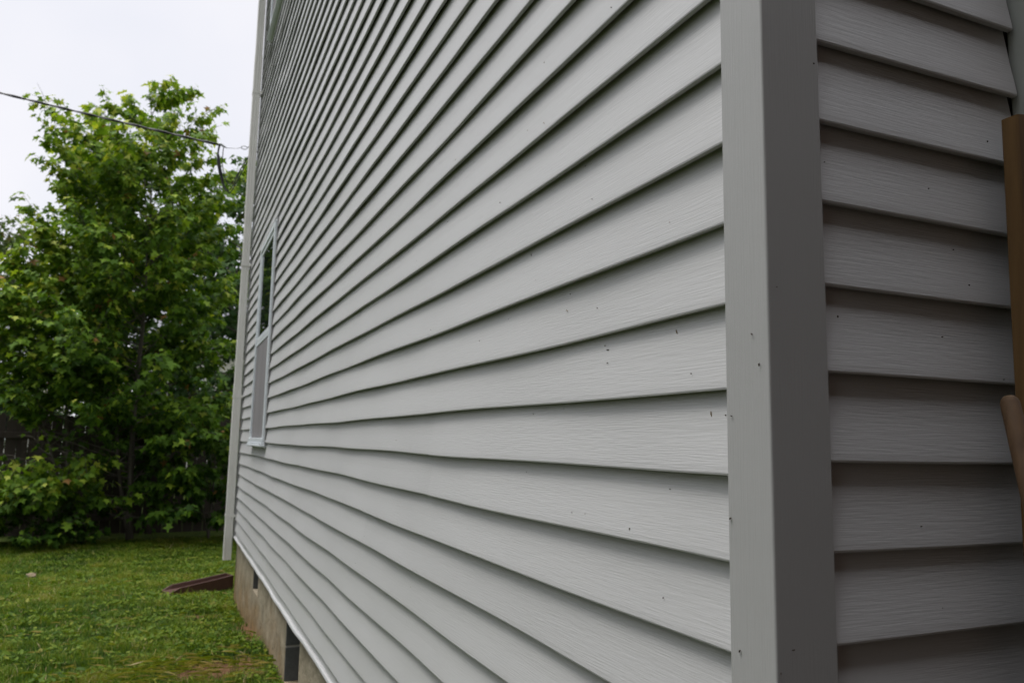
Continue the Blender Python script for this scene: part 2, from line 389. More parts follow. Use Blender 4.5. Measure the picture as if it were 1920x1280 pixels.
# foundation with two open vents on the long side
FX = .036
fd_parts = MB()
ops = [(3.27, 3.735, -1.262), (5.165, 5.50, -1.095)]
def fwall(mb, y0, y1, z0, z1, x0=FX, x1=FX+.20): 
    ny = max(1, int((y1-y0)/.12)); nzz = max(1, int((z1-z0)/.1))
    mb.box((x0,y0,z0), (x1,y1,z1))
ys = [.036, ops[0][0], ops[0][1], ops[1][0], ops[1][1], YB-.03]
fwall(fd_parts, ys[0], ys[1], -1.75, WB+.004); fwall(fd_parts, ys[2], ys[3], -1.75, WB+.004); fwall(fd_parts, ys[4], ys[5], -1.75, WB+.004)
fwall(fd_parts, ys[1], ys[2], -1.75, ops[0][2]); fwall(fd_parts, ys[3], ys[4], -1.75, ops[1][2])
fd_parts.box((FX+.2,.036,-1.75), (7.9,.236,WB+.004)); fd_parts.box((FX+.2,YB-.23,-1.75), (7.9,YB-.03,WB+.004)); fd_parts.box((7.7,.236,-1.75), (7.9,YB-.23,WB+.004))
fnd = fd_parts.build('foundation', CONC, house)
mb = MB()
for (a, b, z) in ops:                       # bare block face inside each opening, two blocks with a mortar bed
    z2 = -1.087 if z < -1.2 else None
    for (za, zb) in ([(z+.001, z2-.006), (z2+.006, WB)] if z2 else [(z+.001, WB)]):
        mb = MB(); mb.box((FX+.002,b-.012,za), (FX+.199,b-.002,zb), .001); mb.build('block', BLOCK, fnd)
mb = MB(); mb.box((FX+.001,ops[0][1]-.009,-1.0925), (FX+.19,ops[0][1]-.003,-1.0815)); mb.build('mortar_joint', MORTAR, fnd)
mb = MB(); mb.box((.5,.3,WB-.45), (7.6,YB-.3,WB+.01)); mb.build('crawl_space_dark_box', DARK, fnd)  # solid near-black box standing in for the shade of the open crawl space

# windows
def make_window(y0, y1, z0, z1):
    w_ = bpy.data.objects.new('window', None); C.objects.link(w_); w_.parent = house
    w_.location = Vector((0, (y0+y1)/2, z0+H))-wloc(house)
    t = .048; fx0, fx1 = -.014, .06
    mb = MB()
    mb.box((fx0,y0,z0+.03), (fx1,y0+t,z1), .003); mb.box((fx0,y1-t,z0+.03), (fx1,y1,z1), .003)
    mb.box((fx0-.001,y0+t+.0005,z1-t), (fx1,y1-t-.0005,z1), .003)
    f_ = mb.build('frame', WVIN, w_)
    mb = MB(); mb.box((-.034,y0-.008,z0-.004), (.05,y1+.008,z0+.012), .003)
    mb.box((-.028,y0-.004,z0+.0135), (.05,y1+.004,z0+.026), .003); mb.box((-.022,y0+.002,z0+.0275), (.05,y1-.002,z0+.058), .004)
    mb.build('sill', WVIN, w_)
    zm = z0+(z1-z0)*.505; s = .034
    for nm, a, b, xx in (('sash', zm, z1-t, -.006), ('sash', z0+.060, zm-.001, .012)):
        mb = MB(); ya, yb = y0+t+.001, y1-t-.001
        mb.box((xx,ya,a), (xx+.03,ya+s,b), .002); mb.box((xx,yb-s,a), (xx+.03,yb,b), .002)
        mb.box((xx-.001,ya+s,a), (xx+.03,yb-s,a+s*1.2), .002); mb.box((xx-.001,ya+s,b-s), (xx+.03,yb-s,b), .002)
        sh = mb.build(nm, WVIN, w_)
        mb = MB(); mb.box((xx+.005,ya+s-.003,a+s), (xx+.011,yb-s+.003,b-s+.003)); mb.build('pane', GLASS, sh)
    mb = MB(); mb.box((fx0+.008,y0+t,zm-.026), (.012,y1-t,zm+.026), .003); mb.build('meeting_rail', WVIN, w_)
    mb = MB(); mb.box((-.001,y0+t+.003,z0+.062), (.0005,y1-t-.003,zm-.028)); mb.build('screen', SCREEN, w_)
    # J channel that takes the cut siding ends
    mb = MB(); q = .016
    for (a, b) in ((y0-q, y0-.0015), (y1+.0015, y1+q)):
        mb.box((-.002,a,z0-.01), (.0015,b,z1+q), .0006); mb.box((.0015,a if a > y1 else b-.0015,z0-.01), (.02,(a+.0015) if a > y1 else b,z1+q))
    mb.box((-.003,y0-q,z1+.002), (.001,y1+q,z1+q), .0006)
    mb.build('channel_trim', SIDE, w_)
make_window(*W1); make_window(*W2)

# downspout with strap brackets and joints
mb = MB(); y0, y1, x0, x1 = 7.015, 7.083, -.078, -.012
def ribbed(mb, z0, z1, g=0):
    prof = []
    for (ax, ay, bx, by) in ((x0-g,y0-g,x1+g,y0-g),(x1+g,y0-g,x1+g,y1+g),(x1+g,y1+g,x0-g,y1+g),(x0-g,y1+g,x0-g,y0-g)):
        nx_, ny_ = by-ay, -(bx-ax); L_ = math.hypot(nx_, ny_); nx_/=L_; ny_/=L_
        for t, d in ((.03,.000),(.10,.0),(.25,.0),(.31,-.003),(.40,-.003),(.46,.0),(.55,0),(.62,-.003),(.70,-.003),(.76,0),(.90,.0),(.97,.0)):
            prof.append((ax+(bx-ax)*t+nx_*d, ay+(by-ay)*t+ny_*d))
    n = len(prof); vs = [(x, y, z0) for x, y in prof]+[(x, y, z1) for x, y in prof]
    mb.add(vs, [(i, (i+1)%n, n+(i+1)%n, n+i) for i in range(n)]+[tuple(range(n))])
segs = [-1.10, .50, 2.15, 3.75, EAVE+.02]
for i in range(4): ribbed(mb, segs[i]-(.05 if i else 0), segs[i+1], .0022 if i % 2 == 0 else 0)
dsp = mb.build('downspout', SPOUT, house)
for z in (-.72, .37, 1.62, 3.35):
    mb = MB(); g_ = .0045
    mb.box((x0-g_-.001,y0-g_,z), (x0-g_+.0005,y1+g_,z+.026)); mb.box((x0-g_,y0-g_-.001,z), (.010,y0-g_+.0005,z+.026)); mb.box((x0-g_,y1+g_-.0005,z), (.010,y1+g_+.001,z+.026))
    mb.box((.002,y0-.03,z), (.0035,y0-g_,z+.026)); mb.build('strap', SPOUT, dsp)

# roof, soffit, gutter
mb = MB(); xr, zr = 4.0, EAVE+2.3; ov = .32
mb.add([(-ov,-.3,EAVE+.10),(xr,-.3,zr),(8+ov,-.3,EAVE+.10),(-ov,YB+.3,EAVE+.10),(xr,YB+.3,zr),(8+ov,YB+.3,EAVE+.10),
        (-ov,-.3,EAVE+.14),(xr,-.3,zr+.05),(8+ov,-.3,EAVE+.14),(-ov,YB+.3,EAVE+.14),(xr,YB+.3,zr+.05),(8+ov,YB+.3,EAVE+.14)],
       [(6,7,10,9),(7,8,11,10),(0,3,4,1),(1,4,5,2),(0,1,7,6),(1,2,8,7),(3,9,10,4),(4,10,11,5),(0,6,9,3),(2,5,11,8)])
roof = mb.build('roof', SHING, house)
mb = MB(); mb.box((-ov,-.3,EAVE), (.02,YB+.3,EAVE+.012)); mb.box((-ov-.018,-.3,EAVE-.002), (-ov,YB+.3,EAVE+.12)); mb.build('soffit', TRIM, roof)
for y_ in (.02, YB-.02):
    mb = MB(); mb.add([(0.02,y_,EAVE),(8,y_,EAVE),(4,y_,zr-.03)], [(0,1,2)]); mb.build('gable', SIDE, house)
mb = MB(); gs = [(-ov-.02,EAVE+.11),(-ov-.02,EAVE+.01),(-ov-.09,EAVE+.01),(-ov-.12,EAVE+.07),(-ov-.12,EAVE+.11)]
mb.add([(x,y,z) for y in (-.3,YB+.3) for x,z in gs], [(i,i+1,i+6,i+5) for i in range(4)]+[(0,1,2,3,4),(5,6,7,8,9)]); mb.build('gutter', TRIM, house)

# back door beside the corner
dr = bpy.data.objects.new('door', None); C.objects.link(dr); dr.parent = house; dr.location = Vector((1.02, 0, WB+H))-wloc(house)
mb = MB(); mb.box((.469,-.021,WB), (.539,.02,1.25), .003); mb.box((1.508,-.021,WB), (1.612,.02,1.25), .003); mb.box((.469,-.022,1.252), (1.612,.02,1.35), .003); mb.build('casing', TRIM, dr)
mb = MB(); mb.box((.54,.004,WB+.03), (1.50,.022,1.245), .003)
for a, b in ((-.75,.1),(.25,1.1)):
    for c, d in ((.66,.97),(1.08,1.39)): mb.box((c,-.004,a), (d,.0035,b), .003)
mb.build('leaf', WVIN, dr)
mb = MB(); mb.tube([(1.44,.003,.02),(1.44,-.05,.02)], .012, 10); mb.tube([(1.44,-.045,.02),(1.44,-.055,.02),(1.44,-.085,.02),(1.44,-.09,.02)], [.012,.028,.026,.014], 14); mb.build('handle', STEEL, dr)

# bits of cut grass and specks stuck to the vinyl
SP_L = [(0.192,0.152),(0.119,0.040),(0.469,-0.110),(0.426,-0.108),(0.766,0.249),(0.396,0.215),(0.367,0.125),(1.256,0.288),(0.408,0.397),(0.348,0.699),(1.099,0.696),(1.177,0.559),(0.592,0.597),(0.674,0.614),(0.622,0.302),(0.501,0.256),(0.372,0.146),(0.644,0.054),(0.522,0.060),(0.664,0.360),(0.452,0.469),(0.805,0.503),(1.359,0.767),(0.217,-0.198),(0.294,-0.117),(0.209,-0.057),(0.873,-0.123),(1.644,-0.450),(2.025,-0.413),(0.091,0.038),(0.148,0.092)]
SP_PL = [(0.026,0.128),(0.015,0.092),(0.057,-0.226),(0.069,-0.082),(0.064,0.036)]
SP_PR = [(0.004,-0.235),(0.012,0.179),(0.078,0.459),(0.022,-0.213)]
SP_R = [(0.117,0.156),(0.232,-0.090),(0.102,0.344),(0.279,0.337),(0.395,0.420),(0.292,0.144),(0.341,0.215),(0.325,0.262),(0.261,-0.187),(0.393,0.094)]
def depth(z, off):
    t = ((z-off)/ST) % 1; return LIP+DEP*t
def speck(mb, c, u, v, nrm, L, wd):
    a = rnd.uniform(-.5,.5) if L > .004 else rnd.uniform(0,3)
    U_ = u*math.sin(a)+v*math.cos(a); W_ = u*math.cos(a)-v*math.sin(a)
    c = Vector(c)+nrm*.0006
    p = [c-U_*L-W_*wd*.5, c-U_*L*.2-W_*wd, c+U_*L-W_*wd*.4, c+U_*L*.9+W_*wd*.6, c+W_*wd, c-U_*L+W_*wd*.3]
    q = [x+nrm*.0008 for x in p]; q[1] = q[1]+nrm*.0006; q[4] = q[4]+nrm*.0006
    n_ = 6; mb.add(p+q, [tuple(range(n_))[::-1], tuple(range(n_, 2*n_))]+[(i,(i+1)%n_,n_+(i+1)%n_,n_+i) for i in range(n_)])
uy, uz, ux = Vector((0,1,0)), Vector((0,0,1)), Vector((1,0,0))
A, B = MB(), MB()
for i, (y, z) in enumerate(SP_L):
    mbx = A if i in (0,1,12,13,10,11) else B; L_ = .0036 if i in (0,1,12,16,19) else rnd.uniform(.0008,.0017)
    speck(mbx, (depth(z,Z0)-.0021,y,z), uy, uz, -ux, L_, .0005+.0002*rnd.random())
for i in range(16):
    y, z = rnd.uniform(.1,3.6)**1.0, rnd.uniform(-.7,1.2)
    L_ = rnd.choice((.0007,.0009,.0012,.003)); speck(B if rnd.random() < .45 else A, (depth(z,Z0)-.0021,y,z), uy, uz, -ux, L_, .0006)
tag(A.build('dry_grass_bits', BITS, side), kind='stuff'); tag(B.build('dirt_specks', BITD, side), kind='stuff')
A = MB()
for (y, z) in SP_PL: speck(A, (-.0004,y,z), uy, uz, -ux, rnd.uniform(.0010,.0022), .0007)
for (x, z) in SP_PR: speck(A, (x,-.0004,z), ux, uz, -uy, rnd.uniform(.0008,.002), .0006)
A.build('dirt_specks', BITD, house)['kind'] = 'stuff'
A = MB()
for (x, z) in SP_R: speck(A, (x,depth(z,Z1)-.001,z), ux, uz, -uy, rnd.uniform(.0007,.0014), .0006)
tag(A.build('dirt_specks', BITD, side2), kind='stuff')

# ---------------------------------------------------------------- things leaning by the back door
def board(name, p_top, p_bot, wx, th, mat):
    """board leaning on the wall: p = left front corner at top and bottom"""
    mb = MB(); n = 14; vs = []
    for i in range(n):
        t = i/(n-1); p = Vector(p_bot).lerp(Vector(p_top), t); bow = .004*math.sin(t*3.1)
        e = .0025
        for (dx, dy) in ((e,0),(wx-e,0),(wx,e),(wx,th-e),(wx-e,th),(e,th),(0,th-e),(0,e)):
            dz = (dx/wx*.013 if i == n-1 else 0)
            vs.append((p.x+dx+bow, p.y+dy+bow, p.z+dz))
    fs = [(i*8+k, i*8+(k+1)%8, (i+1)*8+(k+1)%8, (i+1)*8+k) for i in range(n-1) for k in range(8)]+[tuple(range(8))[::-1], tuple((n-1)*8+k for k in range(8))]
    mb.add(vs, fs); return mb.build(name, mat, None, base=(p_bot[0]+wx/2, p_bot[1], p_bot[2]))
tag(board('wooden_board', (.380,-.046,.436), (.273,-.096,-1.285), .09, .023, PLANK), 'brown treated wood board leaning upright against the wall beside the corner', 'board')
# round wooden handle, leaning outward
h0 = Vector((0.3013,-0.0640,0.0618)); h1 = Vector((0.0319,-0.4734,-1.2850)); d_ = (h0-h1).normalized()
mb = MB(); pts = [h0+d_*.0035, h0+d_*.0025, h0-d_*.001, h0-d_*.006]+[h0.lerp(h1, t) for t in (.05,.2,.4,.6,.8,1)]
mb.tube(pts, [.003,.0066,.0092,.0105,.0108,.0112,.0118,.0122,.0124,.0124], 18)
tag(mb.build('wooden_pole', HAND, None, base=tuple(h1)), 'round-ended slim wooden handle leaning in front of the brown board', 'pole')

# ---------------------------------------------------------------- splash block, stone
sb = MB()
A0, B0 = Vector((.03, 7.62, 0)), Vector((-.53, 7.44, 0))           # house end, lawn end (centre line)
dl = (B0-A0).normalized(); nn = Vector((-dl.y, dl.x, 0))
st = [(0,.08,-1.385,.055),(.35,.09,-1.407,.048),(.85,.105,-1.434,.040),(.90,.108,-1.436,.030),(1.0,.112,-1.445,.006)]
vs = []
for (t, hw, zf, rh) in st:
    c = A0.lerp(B0, t)
    for (o_, z) in ((-hw-.008,zf-.06),(-hw-.008,zf+rh),(-hw+.004,zf+rh+.002),(-hw+.010,zf+rh),(-hw+.02,zf+.004),(0,zf-.004),(hw-.02,zf+.004),(hw-.010,zf+rh),(hw-.004,zf+rh+.002),(hw+.008,zf+rh),(hw+.008,zf-.06)):
        p = c+nn*o_; vs.append((p.x, p.y, z+.01))
k = 11; fs = [(i*k+j, i*k+j+1, (i+1)*k+j+1, (i+1)*k+j) for i in range(4) for j in range(10)]+[(i*k, (i+1)*k, (i+1)*k+10, i*k+10) for i in range(4)]+[tuple(range(k)), tuple(4*k+j for j in range(k))]
sb.add(vs, fs)
c = A0; p = [c+nn*.09-dl*.006, c-nn*.09-dl*.006, c-nn*.09+dl*.003, c+nn*.09+dl*.003]
sb.add([(q.x,q.y,-1.455) for q in p]+[(q.x,q.y,-1.322) for q in p], [(0,3,2,1),(4,5,6,7),(0,1,5,4),(1,2,6,5),(2,3,7,6),(3,0,4,7)])
tag(sb.build('splash_block', BROWN), 'dark brown plastic splash tray lying on the lawn by the foundation corner', 'splash block')

def lump(mb, c, r, sx, sy, sz, seed):
    q = random.Random(seed); n, mrow = 10, 6; vs = [(c[0],c[1],c[2]-r*sz)]
    for j in range(1, mrow):
        a = math.pi*j/mrow
        for i in range(n):
            b = 2*math.pi*i/n; rr = r*q.uniform(.82,1.12)
            vs.append((c[0]+rr*sx*math.sin(a)*math.cos(b), c[1]+rr*sy*math.sin(a)*math.sin(b), c[2]-rr*sz*math.cos(a)))
    vs.append((c[0],c[1],c[2]+r*sz)); L_ = len(vs)-1
    fs = [(0,1+(i+1)%n,1+i) for i in range(n)]+[(1+j*n+i,1+j*n+(i+1)%n,1+(j+1)*n+(i+1)%n,1+(j+1)*n+i) for j in range(mrow-2) for i in range(n)]
    fs += [(L_,1+(mrow-2)*n+i,1+(mrow-2)*n+(i+1)%n) for i in range(n)]
    mb.add(vs, fs)
mb = MB(); lump(mb, (-1.80,8.80,-1.435), .045, 1.1, .9, .7, 3); tag(mb.build('stone', STONE), 'small tan stone lying alone on the lawn at the left', 'stone')

# ---------------------------------------------------------------- leaves, branches, trees
LV = np.array([(0,0,0),(0,.5,-.02),(0,1,-.16),(.33,.02,.04),(.19,.27,.03),(.52,.52,.02),(.17,.62,0),(-.33,.02,.04),(-.19,.27,.03),(-.52,.52,.02),(-.17,.62,0)])
LF = [(0,3,4,1),(1,4,5,6),(1,6,2),(0,1,8,7),(1,10,9,8),(1,2,10)]
OV = np.array([(0,0,0),(0,1,-.1),(.3,.35,.05),(.22,.72,0),(-.3,.35,.05),(-.22,.72,0)]); OF = [(0,2,3,1),(0,1,5,4)]
def leaves_mesh(name, P, Ax, Nn, size, tint, mat, parent, base, tmpl=(LV, LF)):
    tv, tf = tmpl
    Ax = Ax/np.linalg.norm(Ax, axis=1, keepdims=True); Nn = Nn-(Nn*Ax).sum(1, keepdims=True)*Ax
    Nn = Nn/np.maximum(np.linalg.norm(Nn, axis=1, keepdims=True), 1e-6); Sd = np.cross(Ax, Nn)
    n = len(P); k = len(tv)
    V = P[:,None,:]+size[:,None,None]*(tv[None,:,0:1]*Sd[:,None,:]+tv[None,:,1:2]*Ax[:,None,:]+tv[None,:,2:3]*Nn[:,None,:])
    V = V.reshape(-1, 3); V[:,2] += H; org = np.array(base)+np.array((0,0,H)); V -= org
    me = bpy.data.meshes.new(name); lt = np.array([len(f) for f in tf]); li = np.concatenate([np.array(f) for f in tf])
    LI = (li[None,:]+np.arange(n)[:,None]*k).ravel(); LT = np.tile(lt, n); LS = np.concatenate([[0], np.cumsum(LT)[:-1]])
    me.vertices.add(len(V)); me.vertices.foreach_set('co', V.ravel()); me.loops.add(len(LI)); me.loops.foreach_set('vertex_index', LI.astype(np.int32))
    me.polygons.add(len(LT)); me.polygons.foreach_set('loop_start', LS.astype(np.int32)); me.polygons.foreach_set('loop_total', LT.astype(np.int32))
    me.update(); me.validate(); me.materials.append(mat)
    o = bpy.data.objects.new(name, me); C.objects.link(o); attr(o, np.repeat(tint, k))
    if parent: o.parent = parent; o.location = Vector(org)-wloc(parent)
    else: o.location = org
    return o

def tree(name, label, cat, base, height, prof, R, nlimb, leaves, lsize, mat, seed, lean=(0,0), trad=.06, t0=.08, stems=1, group=None, dark=0., up=.45, keep=None):
    """prof(t) -> relative crown radius at relative height t"""
    r = np.random.default_rng(seed); q = random.Random(seed)
    root = empty(name, base, label, cat, group); mb = MB(); tips = []
    b = Vector(base); trunks = []
    for s_ in range(stems):
        ang = 6.28*s_/stems+q.random(); sp = 0 if s_ == 0 else R*.33; hh = height*(1 if s_ == 0 else q.uniform(.74,.86))
        ph = q.random()*6
        pts = []
        for i in range(13):
            t = i/12
            pts.append(b+Vector((lean[0]*t+sp*math.cos(ang)*t**.7+.035*height/5*math.sin(t*7+ph), lean[1]*t+sp*math.sin(ang)*t**.7+.035*height/5*math.cos(t*6+ph), hh*t-.05*(i==0))))
        rad = [max(.004, trad*(1 if s_ == 0 else .6)*(1-t/12)**.9*(1.25 if t == 0 else 1)) for t in range(13)]
        mb.tube(pts, rad, 8); trunks.append((pts, hh))
    segs = []
    for i in range(nlimb):
        pts, hh = trunks[i % stems]; t = t0+(1-t0)*((i+q.random())/nlimb)**.85*.985
        rel = min(.995, t*hh/height)
        k = t*12; k0 = min(11, int(k)); p = pts[k0].lerp(pts[k0+1], k-k0)
        az = i*2.39996+q.uniform(-.5,.5); L_ = R*prof(rel)*q.uniform(.7,1.12)
        if L_ < .05: L_ = .05
        el = up*(.4+t)+q.uniform(-.2,.25); d = Vector((math.cos(az)*math.cos(el), math.sin(az)*math.cos(el), math.sin(el)))
        lp = [p]; n = 6
        for j in range(1, n+1):
            dd = (d+Vector((q.uniform(-.16,.16), q.uniform(-.16,.16), .18*(j/n)-.12+q.uniform(-.1,.1)))).normalized(); lp.append(lp[-1]+dd*(L_/n))
        r0 = max(.005, trad*.34*(1-t*.7)); mb.tube(lp, [max(.0025, r0*(1-j/n*.85)) for j in range(n+1)], 5)
        segs.append((lp, L_, d, 1.0))
        for j in range(2, n+1):
            for s2 in (1, 2) if L_ > .5 else (1,):
                d2 = (d+Vector((q.uniform(-1,1), q.uniform(-1,1), q.uniform(-.45,.6)))).normalized(); l2 = L_*q.uniform(.16,.36)
                e = lp[j]+d2*l2; mid = lp[j].lerp(e, .5)+Vector((0,0,.02)); mb.tube([lp[j], mid, e], [.0035,.0028,.0018], 3); segs.append(([lp[j], mid, e], l2, d2, .8))
    # leaves along every twig, more towards the tip
    wts = np.array([s_[1]*s_[3]+.08 for s_ in segs]); ids = r.choice(len(segs), leaves, p=wts/wts.sum())
    P = np.zeros((leaves,3)); A = np.zeros((leaves,3)); T = np.zeros(leaves)
    for i, k in enumerate(ids):
        lp, L_, d, _ = segs[k]; u = r.random()**.6; 
        if len(lp) > 3: u = .3+.7*u
        f_ = u*(len(lp)-1); k0 = min(len(lp)-2, int(f_)); p = lp[k0].lerp(lp[k0+1], f_-k0)
        g_ = r.normal(0, 1, 3); g_ /= np.linalg.norm(g_); off = lsize*r.uniform(.25,.95)
        P[i] = np.array(p)+g_*off*np.array((1,1,.55)); hd = np.array((d.x,d.y,0.)); A[i] = g_*np.array((1,1,.3))*.9+hd*.6+np.array((0,0,-.5-.3*r.random()))
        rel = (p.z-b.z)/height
        T[i] = .15+.22*u+.42*rel+r.normal(0,.13)+(.22 if (u > .82 and r.random() < .45) else 0)  # tip growth lighter; the rise with height puts crown shade into leaf colour
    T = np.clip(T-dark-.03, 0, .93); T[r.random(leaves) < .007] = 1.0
    Nn = r.normal(0, .42, (leaves,3))+np.array((0,0,1.))
    sz = lsize*np.clip(r.normal(.95,.24,leaves), .4, 1.5)
    ok = (P[:,2] > G(P[:,0],P[:,1])+.12) & ~((P[:,0] > -.12) & (P[:,1] < YB+.25))
    if keep is not None: ok &= keep(P)
    tr = mb.build('trunk', BARK, root, base=base, fix=False)
    leaves_mesh('crown', P[ok], A[ok], Nn[ok], sz[ok], T[ok], mat, root, base)
    return root

def pw(*pts):
    xs, ys = zip(*pts); return lambda t: float(np.interp(t, xs, ys))
def lowgap(P): return ~((P[:,0] < -1.42) & (P[:,2] < .28+.15*np.sin(P[:,0]*9)) & (rng.random(len(P)) < .93))
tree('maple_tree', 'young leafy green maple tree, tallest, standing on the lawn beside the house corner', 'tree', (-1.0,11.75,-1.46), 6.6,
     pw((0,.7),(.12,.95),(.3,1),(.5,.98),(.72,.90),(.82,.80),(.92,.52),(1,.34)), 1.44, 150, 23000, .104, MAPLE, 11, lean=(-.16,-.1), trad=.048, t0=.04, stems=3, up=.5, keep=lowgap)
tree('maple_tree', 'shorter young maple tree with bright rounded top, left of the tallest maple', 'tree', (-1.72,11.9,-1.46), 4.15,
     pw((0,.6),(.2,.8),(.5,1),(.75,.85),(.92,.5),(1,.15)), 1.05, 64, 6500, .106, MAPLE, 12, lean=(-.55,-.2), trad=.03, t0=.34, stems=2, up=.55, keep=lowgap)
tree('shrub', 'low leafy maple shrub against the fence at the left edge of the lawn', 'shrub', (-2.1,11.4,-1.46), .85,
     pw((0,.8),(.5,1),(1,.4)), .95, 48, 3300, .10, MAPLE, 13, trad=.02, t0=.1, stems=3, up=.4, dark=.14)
tree('shrub', 'dark low shrub behind the downspout, right of the tall maple trunk', 'shrub', (.02,11.5,-1.46), 1.95,
     pw((0,.8),(.5,1),(1,.4)), .85, 44, 2600, .11, MAPLE, 14, trad=.018, t0=.1, stems=3, up=.4, dark=.15)
OV_T = (LV, LF)
tree('maple_tree', 'tall dark maple behind the fence, its top left of the main crown', 'tree', (-1.75,15.2,-1.5), 7.2,
     pw((0,.3),(.3,.7),(.6,1),(.85,.8),(1,.3)), .72, 60, 3600, .12, MAPLE, 21, lean=(-.35,0), trad=.09, t0=.25, dark=.16, up=.45)
tree('broadleaf_tree', 'dense dark tree behind the fence, directly behind the tallest maple', 'tree', (-.6,17,-1.5), 6.2,
     pw((0,.7),(.3,1),(.6,.95),(.85,.6),(1,.2)), 2.2, 80, 7000, .15, DARKLEAF, 22, trad=.12, t0=.12, up=.45)
tree('broadleaf_tree', 'dark green tree behind the fence, partly hidden by the house', 'tree', (.9,15.4,-1.5), 6.9,
     pw((0,.7),(.3,1),(.6,.95),(.85,.6),(1,.2)), 2.0, 70, 4500, .15, DARKLEAF, 23, trad=.12, t0=.12, up=.45)
tree('broadleaf_tree', 'thin reddish-green tree far back at the left edge, sky showing through', 'tree', (-4.3,19,-1.5), 5.75,
     pw((0,.3),(.35,.6),(.6,1),(.85,.8),(1,.3)), 1.75, 60, 3000, .13, REDLEAF, 24, trad=.10, t0=.35, up=.5)
tree('broadleaf_tree', 'broad dark green tree behind the fence at the far left', 'tree', (-7.2,17,-1.5), 5.2,
     pw((0,.6),(.3,1),(.6,.95),(.85,.6),(1,.2)), 2.0, 60, 3600, .15, DARKLEAF, 26, trad=.12, t0=.15, up=.45)
for i, (x, y, h_, r_, lb) in enumerate(((-3.0,13.6,2.35,.75,'dark evergreen shrub rising just above the fence at the left'),(-1.9,13.9,2.55,.85,'dark evergreen shrub behind the fence, between the two maples'),
        (-.75,13.8,2.9,.95,'dark evergreen shrub behind the fence and the tallest maple'),(.5,13.8,2.7,.95,'dark evergreen shrub behind the fence near the downspout'),(-4.3,13.8,2.2,.85,'dark evergreen shrub behind the fence, outermost to the left'))):
    tree('shrub', lb, 'shrub', (x,y,-1.5), h_, pw((0,.9),(.5,1),(.8,.6),(1,.1)), r_, 46, 3000, .075, DARKLEAF, 30+i, trad=.04, t0=.05, up=.6, dark=.05, group='evergreen shrubs behind the fence')

# ---------------------------------------------------------------- fence
fr = empty('privacy_fence', (-1.5,12.7,-1.47), 'dark weathered wooden privacy fence closing the back of the lawn', 'fence')
mb = MB(); x = -11.0; q = random.Random(4)
while x < 8:
    wd = .138; top = .285+q.uniform(-.012,.012); ln = q.uniform(-.004,.004); y = 12.70+q.uniform(-.003,.003)
    mb.add([(x,y,-1.46),(x+wd,y,-1.46),(x+wd+ln,y,top-.03),(x+wd-.03+ln,y,top),(x+.03+ln,y,top),(x+ln,y,top-.03)]+[(x,y+.018,-1.46),(x+wd,y+.018,-1.46),(x+wd+ln,y+.018,top-.03),(x+wd-.03+ln,y+.018,top),(x+.03+ln,y+.018,top),(x+ln,y+.018,top-.03)],
           [(0,1,2,3,4,5),(11,10,9,8,7,6)]+[(i,(i+1)%6,6+(i+1)%6,6+i) for i in range(6)]); x += wd+q.uniform(.004,.009)
mb.build('board_panel', FENCE, fr)
for z in (-1.22,-.62,-.02):
    mb = MB(); mb.box((-11,12.655,z-.045), (8,12.694,z+.045), .003); mb.build('rail', FENCE, fr)
for x in np.arange(-10.6, 8, 2.44):
    mb = MB(); mb.box((x,12.56,-1.6), (x+.09,12.65,.24), .004); mb.build('post', FENCE, fr)

# ---------------------------------------------------------------- houses beyond the fence
def far_house(x0, x1, y0, y1, ze, zr, label, wall, wins):
    r_ = empty('house', ((x0+x1)/2,(y0+y1)/2,-1.5), label, 'house')
    mb = MB(); mb.box((x0,y0,-1.6),(x1,y1,ze)); ym = (y0+y1)/2
    mb.add([(x0,y0,ze),(x0,y1,ze),(x0,ym,zr-.1),(x1,y0,ze),(x1,y1,ze),(x1,ym,zr-.1)], [(0,1,2),(3,5,4)]); mb.build('wall', wall, r_)
    mb = MB(); o_ = .35
    mb.add([(x0-o_,y0-o_,ze-.05),(x1+o_,y0-o_,ze-.05),(x1+o_,ym,zr),(x0-o_,ym,zr),(x0-o_,y1+o_,ze-.05),(x1+o_,y1+o_,ze-.05)]+[(x0-o_,y0-o_,ze+.1),(x1+o_,y0-o_,ze+.1),(x1+o_,ym,zr+.15),(x0-o_,ym,zr+.15),(x0-o_,y1+o_,ze+.1),(x1+o_,y1+o_,ze+.1)],
           [(6,7,8,9),(9,8,11,10),(0,3,2,1),(3,4,5,2),(0,1,7,6),(4,10,11,5),(0,6,9,3),(3,9,10,4),(1,2,8,7),(2,5,11,8)]); mb.build('roof', SHING2, r_)
    for (a, b, c, d) in wins:
        mb = MB(); mb.box((a,y0-.05,c),(b,y0-.002,d),.01); f_ = mb.build('window', WVIN, r_)
        mb = MB(); mb.box((a+.08,y0-.056,c+.08),(b-.08,y0-.051,d-.08)); mb.build('pane', GLASS, f_)
m = Mat('grey_shingle', (.17,.175,.19), .85, .2); m.col(m.mix(m.noise((5,5,12), 5, .7), (.13,.135,.145), (.23,.235,.25))); SHING2 = m.m
far_house(-11, -4.1, 26, 33, 1.35, 3.6, 'grey-roofed house far behind the trees at the left edge', FARW, [(-5.3,-4.5,-.2,1.0),(-8.5,-7.6,-.2,1.0)])
far_house(-1.6, 4.5, 24, 30, 2.6, 4.4, 'pale house glimpsed through leaves near the downspout', FARW, [(-.6,.2,.6,1.9),(2.2,3.0,.6,1.9)])

